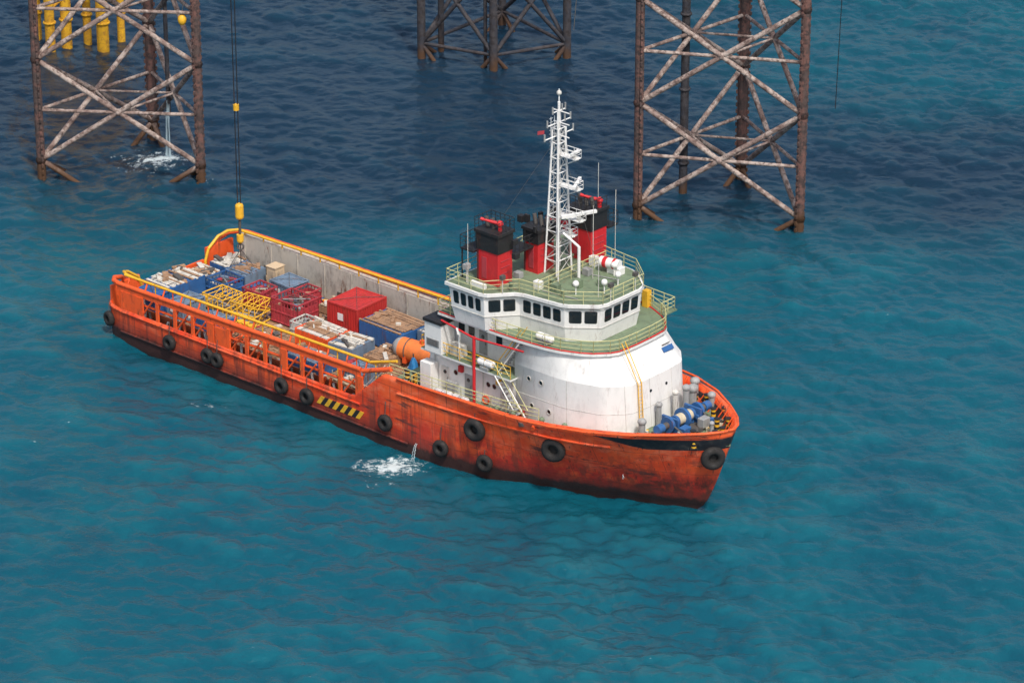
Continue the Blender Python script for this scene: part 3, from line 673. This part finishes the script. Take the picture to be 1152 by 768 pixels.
for s in((-1,-.8),(1,-.8),(1,.8),(-1,.8)): b.tube((P.x,P.y,5.6),(P.x+s[0],P.y+s[1],3.7),.025,'steel',4)
b.done(cf)

# ---------------------------------------------------------------- rig legs
def lattice_leg(name,A,B_,C,z0,bay,ztp):
    e=empty(name); ch=MB('chords'); br=MB('braces')
    P=[Vector((*A,0)),Vector((*B_,0)),Vector((*C,0))]; cen=(P[0]+P[1]+P[2])/3
    for p in P:
        ch.tube(p+Vector((0,0,-6)),p+Vector((0,0,ztp)),.40,'chord',14)
        d=(cen-p).normalized(); t=d.cross(Vector((0,0,1)))
        for s in(-1,1):
            for z in np.arange(-1,ztp-.3,.62):
                q=p+t*s*.5+Vector((0,0,z)); ch.box(q,(.22,.2,.32),'chord',math.atan2(t.y,t.x))
            q=p+t*s*.43; ch.box(q+Vector((0,0,(ztp-3)/2)),(.1,.16,ztp+3),'chord',math.atan2(t.y,t.x))
    zz=z0-bay
    while zz<ztp-bay:
        for i in range(3):
            a=P[i];b=P[(i+1)%3]; n=Vector((0,0,1))
            br.tube(a+n*zz,b+n*(zz+bay),.24,'brace',10); br.tube(b+n*zz,a+n*(zz+bay),.24,'brace',10)
            if zz>z0-2: br.tube(a+n*(zz+bay/2),b+n*(zz+bay/2),.17,'brace',8)
            m0=(a+b)/2; m1=(b+P[(i+2)%3])/2
            if zz>z0-2: br.tube(m0+n*(zz+bay/2),m1+n*(zz+bay/2),.12,'brace',8)
            br.ball(m0+n*(zz+bay/2),.34,'brace')
            for q in(a,b): br.ball(q+n*zz,.5,'chord')
        zz+=bay
    ch.done(e); br.done(e); return e
lattice_leg('jackup_rig_leg',(-42.5,314.5),(-28.0,313.2),(-33.3,324.6),1.9,9.6,50)
lattice_leg('jackup_rig_leg',(11.06,305.3),(25.1,302.2),(20.7,314.8),1.2,9.6,50)
b=MB('riser_pipe'); b.tube((15.3,311,-5),(15.3,311,50),.38,'dark',12); [b.torus((15.3,311,z),(0,0,1),.42,.12,'dark',12,6) for z in range(3,48,7)]; b.done()
e=empty('platform_jacket'); b=MB('jacket_frame')
J=[(-8.9,347.2),(5.4,347.0),(-1.8,343.6),(-1.0,357)]
for x,y in J: b.tube((x,y,-6),(x,y,45),.42,'dark',12)
for z0 in(-8,1.5,11,20.5,30):
    for i,j in((0,2),(2,1),(1,3),(3,0)):
        p,q=Vector((*J[i],0)),Vector((*J[j],0)); n=Vector((0,0,1))
        b.tube(p+n*z0,q+n*(z0+9.5),.22,'dark',8); b.tube(q+n*z0,p+n*(z0+9.5),.22,'dark',8); b.tube(p+n*(z0+9.5),q+n*(z0+9.5),.18,'dark',8)
b.tube((-7.0,349,-4),(-7.0,349,45),.3,'dark'); b.tube((-2.6,344.8,-4),(-2.6,344.8,45),.18,'dark')
b.done(e)
e=empty('wellhead_conductors'); b=MB('conductor_pipes')
for x,y,r in((-45.6,349,.5),(-44.1,350,.55),(-42.2,351.5,.42),(-40.4,349,.62),(-38.9,352,.4),(-47.3,352,.5)):
    b.tube((x,y,-5),(x,y,45),r,'ypile',14)
    for z in(3,9.5): b.torus((x,y,z),(0,0,1),r+.05,.12,'ypile',14,6)
for z in(5.5,9.8): b.tube((-48,349.6,z),(-38,350.4,z+.2),.2,'ypile')
b.tube((-46,349,4),(-38.8,352,9),.15,'ypile'); b.done(e)
b=MB('falling_water_stream')
for i in range(6): x=-31.4+random.uniform(-.2,.2); b.tube((x,319.2,random.uniform(4.5,6)),(x+random.uniform(-.3,.3),319.2,0),.035,'spray',6,.07,cap=False)
b.tube((-31.3,319.6,4.4),(-31.3,319.6,50),.2,'dark'); b.done()
b=MB('hanging_cable')
P=[(30.6-.9*t,322,44-40*t+3*(t*(1-t))) for t in np.linspace(0,1,12)]; b.path(P,.04,'black',5); b.done()
b=MB('hanging_cable'); b.path([(6.6,300,60),(6.2,300,32),(5.2,298,20)],.035,'steel',5); b.done()
def loop(c,R,k,r=.08):
    b=MB('hose_loop'); b.path([(c[0]+R*math.sin(t),c[1],c[2]-R*.9*math.cos(t)) for t in np.linspace(-1.6,1.6,20)],r,k,6); 
    b.tube((c[0]-R,c[1],c[2]),(c[0]-R*.8,c[1],60),r*.8,k,5); b.tube((c[0]+R,c[1],c[2]),(c[0]+R*1.1,c[1],60),r*.8,k,5); b.done()
loop((30.6,318,19.6),1.4,'rope'); loop((-26.4,316,20.0),.5,'orange'); loop((-28.3,316,19.2),.5,'grey')
b=MB('marker_buoy'); b.ball((-29.2,313.4,15.6),.4,'yellow',1.3); b.tube((-29.2,313.4,16),(-28.5,313.2,22),.04,'steel',4); b.done()

# ---------------------------------------------------------------- sea
N=1024; LT=205.
kx=2*np.pi*np.fft.fftfreq(N,LT/N); KX,KY=np.meshgrid(kx,kx,indexing='ij'); K=np.sqrt(KX**2+KY**2); K[0,0]=1
def field(V,deg,slope,cut,iso,ex=3.8):
    wd=np.array([math.cos(math.radians(deg)),math.sin(math.radians(deg))]); Lw=V*V/9.81
    cosf=(KX*wd[0]+KY*wd[1])/K
    Pk=np.exp(-1/(K*Lw)**2)/K**ex*(np.abs(cosf)**2*(1-iso)+iso)*np.exp(-(K*cut)**2); Pk[0,0]=0
    H=(rng.standard_normal((N,N))+1j*rng.standard_normal((N,N)))*np.sqrt(Pk)
    gx=np.fft.ifft2(1j*KX*H).real; gy=np.fft.ifft2(1j*KY*H).real
    return H*slope/math.sqrt((gx**2+gy**2).mean())
H=field(2.9,240,.235,.07,.2,3.75)+field(6.5,262,.04,.4,.05)
hgt=np.fft.ifft2(H).real; dxf=np.fft.ifft2(-1j*KX/K*H).real; dyf=np.fft.ifft2(-1j*KY/K*H).real
def samp(F,x,y):
    u=(x/LT*N)%N; v=(y/LT*N)%N; i=np.floor(u).astype(int)%N; j=np.floor(v).astype(int)%N; fu=u-np.floor(u); fv=v-np.floor(v); i1=(i+1)%N;j1=(j+1)%N
    return F[i,j]*(1-fu)*(1-fv)+F[i1,j]*fu*(1-fv)+F[i,j1]*(1-fu)*fv+F[i1,j1]*fu*fv
def grow(start,step,end):
    out=[];x=start
    while abs(x-start)<end: step*=1.25; x+=step; out.append(x)
    return out
st_=.19
xs=np.arange(-60,60.01,st_); ys=np.arange(214,374.01,st_)
XS=np.array(sorted(grow(xs[0],-st_,9000)+list(xs)+grow(xs[-1],st_,9000))); YS=np.array(sorted(grow(ys[0],-st_,9000)+list(ys)+grow(ys[-1],st_,9000)))
GX,GY=np.meshgrid(XS,YS,indexing='ij')
fade=np.clip(1-np.maximum(np.maximum(np.abs(GX)-60,0),np.maximum(np.maximum(214-GY,GY-374),0))/25,0,1)
gust=np.fft.ifft2((rng.standard_normal((N,N))+1j*rng.standard_normal((N,N)))*np.exp(-(K*7)**2)).real; gust/=gust.std()
am=fade*np.clip(1+.22*samp(gust,GX,GY),.5,1.5)
Hh=samp(hgt,GX,GY)*am; Dx=samp(dxf,GX,GY)*am*.7; Dy=samp(dyf,GX,GY)*am*.7
co=np.stack([GX+Dx,GY+Dy,Hh],-1).reshape(-1,3)
nx,ny=GX.shape; I=np.arange(nx*ny).reshape(nx,ny)
F=np.stack([I[:-1,:-1],I[1:,:-1],I[1:,1:],I[:-1,1:]],-1).reshape(-1,4)
me=bpy.data.meshes.new('sea'); me.vertices.add(len(co)); me.vertices.foreach_set('co',co.ravel().astype(np.float32))
me.loops.add(F.size); me.loops.foreach_set('vertex_index',F.ravel().astype(np.int32)); me.polygons.add(len(F))
me.polygons.foreach_set('loop_start',(np.arange(len(F))*4).astype(np.int32)); me.polygons.foreach_set('loop_total',np.full(len(F),4,np.int32))
me.polygons.foreach_set('use_smooth',np.ones(len(F),bool)); me.update(calc_edges=True)
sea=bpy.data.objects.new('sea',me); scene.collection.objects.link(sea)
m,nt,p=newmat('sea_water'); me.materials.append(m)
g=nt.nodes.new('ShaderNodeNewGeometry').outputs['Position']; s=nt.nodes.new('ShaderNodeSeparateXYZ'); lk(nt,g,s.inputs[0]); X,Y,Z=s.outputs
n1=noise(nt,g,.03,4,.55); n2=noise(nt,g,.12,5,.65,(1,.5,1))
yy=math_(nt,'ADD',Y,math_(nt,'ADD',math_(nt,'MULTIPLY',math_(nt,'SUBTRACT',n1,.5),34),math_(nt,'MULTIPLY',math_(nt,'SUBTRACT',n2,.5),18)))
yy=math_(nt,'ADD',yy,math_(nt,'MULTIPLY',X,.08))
rig_shade=mrange(nt,yy,288,318,0,.95)  # navy band: platform shadow and dark reflection painted into the water colour
tr=math_(nt,'MULTIPLY',mrange(nt,yy,322,348),mrange(nt,X,8,34,0,.75)); rig_shade=math_(nt,'MULTIPLY',rig_shade,math_(nt,'SUBTRACT',1,tr))
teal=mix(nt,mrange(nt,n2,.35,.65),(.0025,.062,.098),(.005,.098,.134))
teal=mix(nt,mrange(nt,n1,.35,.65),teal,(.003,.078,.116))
c=mix(nt,rig_shade,teal,(.006,.022,.045))
c=mix(nt,mrange(nt,Z,.0,.3,0,.22),c,mix(nt,rig_shade,(.012,.17,.21),(.008,.06,.10)))
fo=None
fn_=noise(nt,g,1.5,8,.82)
for fx,fy,rx,ry,th in((-9.2,255.2,4.0,2.3,.39),(-32.3,318.6,7,4.6,.45),(-33.5,281.5,3.0,1.5,.55),(2.2,242,1.2,.5,.50),(-38,272,4,2,.58),(-24,266,6,1.8,.56),(-10,252,10,3,.58),(11.1,305.3,1.6,1.2,.5),(25.1,302.2,1.6,1.2,.5),(-28,313.2,1.8,1.3,.5)):
    mp=nt.nodes.new('ShaderNodeMapping'); mp.vector_type='POINT'; mp.inputs['Location'].default_value=(-fx/rx,-fy/ry,0); mp.inputs['Scale'].default_value=(1/rx,1/ry,0); lk(nt,g,mp.inputs[0])
    ln=nt.nodes.new('ShaderNodeVectorMath'); ln.operation='LENGTH'; lk(nt,mp.outputs[0],ln.inputs[0])
    fall=mrange(nt,ln.outputs['Value'],.1,1.3,0,.35,False)
    v=mrange(nt,math_(nt,'SUBTRACT',fn_,fall),th-.03,th+.10); fo=v if fo is None else math_(nt,'MAXIMUM',fo,v)
wc=math_(nt,'MULTIPLY',mrange(nt,noise(nt,g,.8,8,.78,(1,1.8,1)),.655,.72),mrange(nt,Z,.10,.22)); fo=math_(nt,'MAXIMUM',fo,wc)
c=mix(nt,math_(nt,'MULTIPLY',fo,.8),c,(.70,.79,.80))
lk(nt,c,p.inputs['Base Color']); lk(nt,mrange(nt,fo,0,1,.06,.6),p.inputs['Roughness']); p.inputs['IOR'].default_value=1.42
b=nt.nodes.new('ShaderNodeBump'); b.inputs['Strength'].default_value=.75; b.inputs['Distance'].default_value=.10
lk(nt,math_(nt,'ADD',noise(nt,g,2.4,4,.6),math_(nt,'MULTIPLY',noise(nt,g,7,2),.2)),b.inputs['Height']); lk(nt,b.outputs[0],p.inputs['Normal'])

# ---------------------------------------------------------------- light, sky, camera
w=bpy.data.worlds.new('World'); scene.world=w; w.use_nodes=True; nt=w.node_tree
sk=nt.nodes.new('ShaderNodeTexSky'); sk.sky_type='NISHITA'; sk.sun_disc=False
el=math.radians(56); az=math.radians(162)
sk.sun_elevation=el; sk.sun_rotation=az; sk.air_density=1.; sk.dust_density=5
lk(nt,sk.outputs[0],nt.nodes['Background'].inputs[0]); nt.nodes['Background'].inputs[1].default_value=.15
sd=Vector((math.sin(az)*math.cos(el),math.cos(az)*math.cos(el),math.sin(el)))
l=bpy.data.lights.new('sun','SUN'); l.energy=2.6; l.angle=math.radians(5); l.color=(1,.96,.9)
lo=bpy.data.objects.new('sun',l); scene.collection.objects.link(lo); lo.rotation_euler=(-sd).to_track_quat('-Z','Y').to_euler(); lo.location=sd*400
cam=bpy.data.cameras.new('camera'); cam.lens=131.25; cam.sensor_width=36; cam.clip_start=1; cam.clip_end=30000
co_=bpy.data.objects.new('camera',cam); scene.collection.objects.link(co_); co_.location=(0,0,124); co_.rotation_euler=(math.radians(66),0,0)
scene.camera=co_
scene.view_settings.view_transform='Standard'; scene.view_settings.look='None'; scene.view_settings.exposure=0
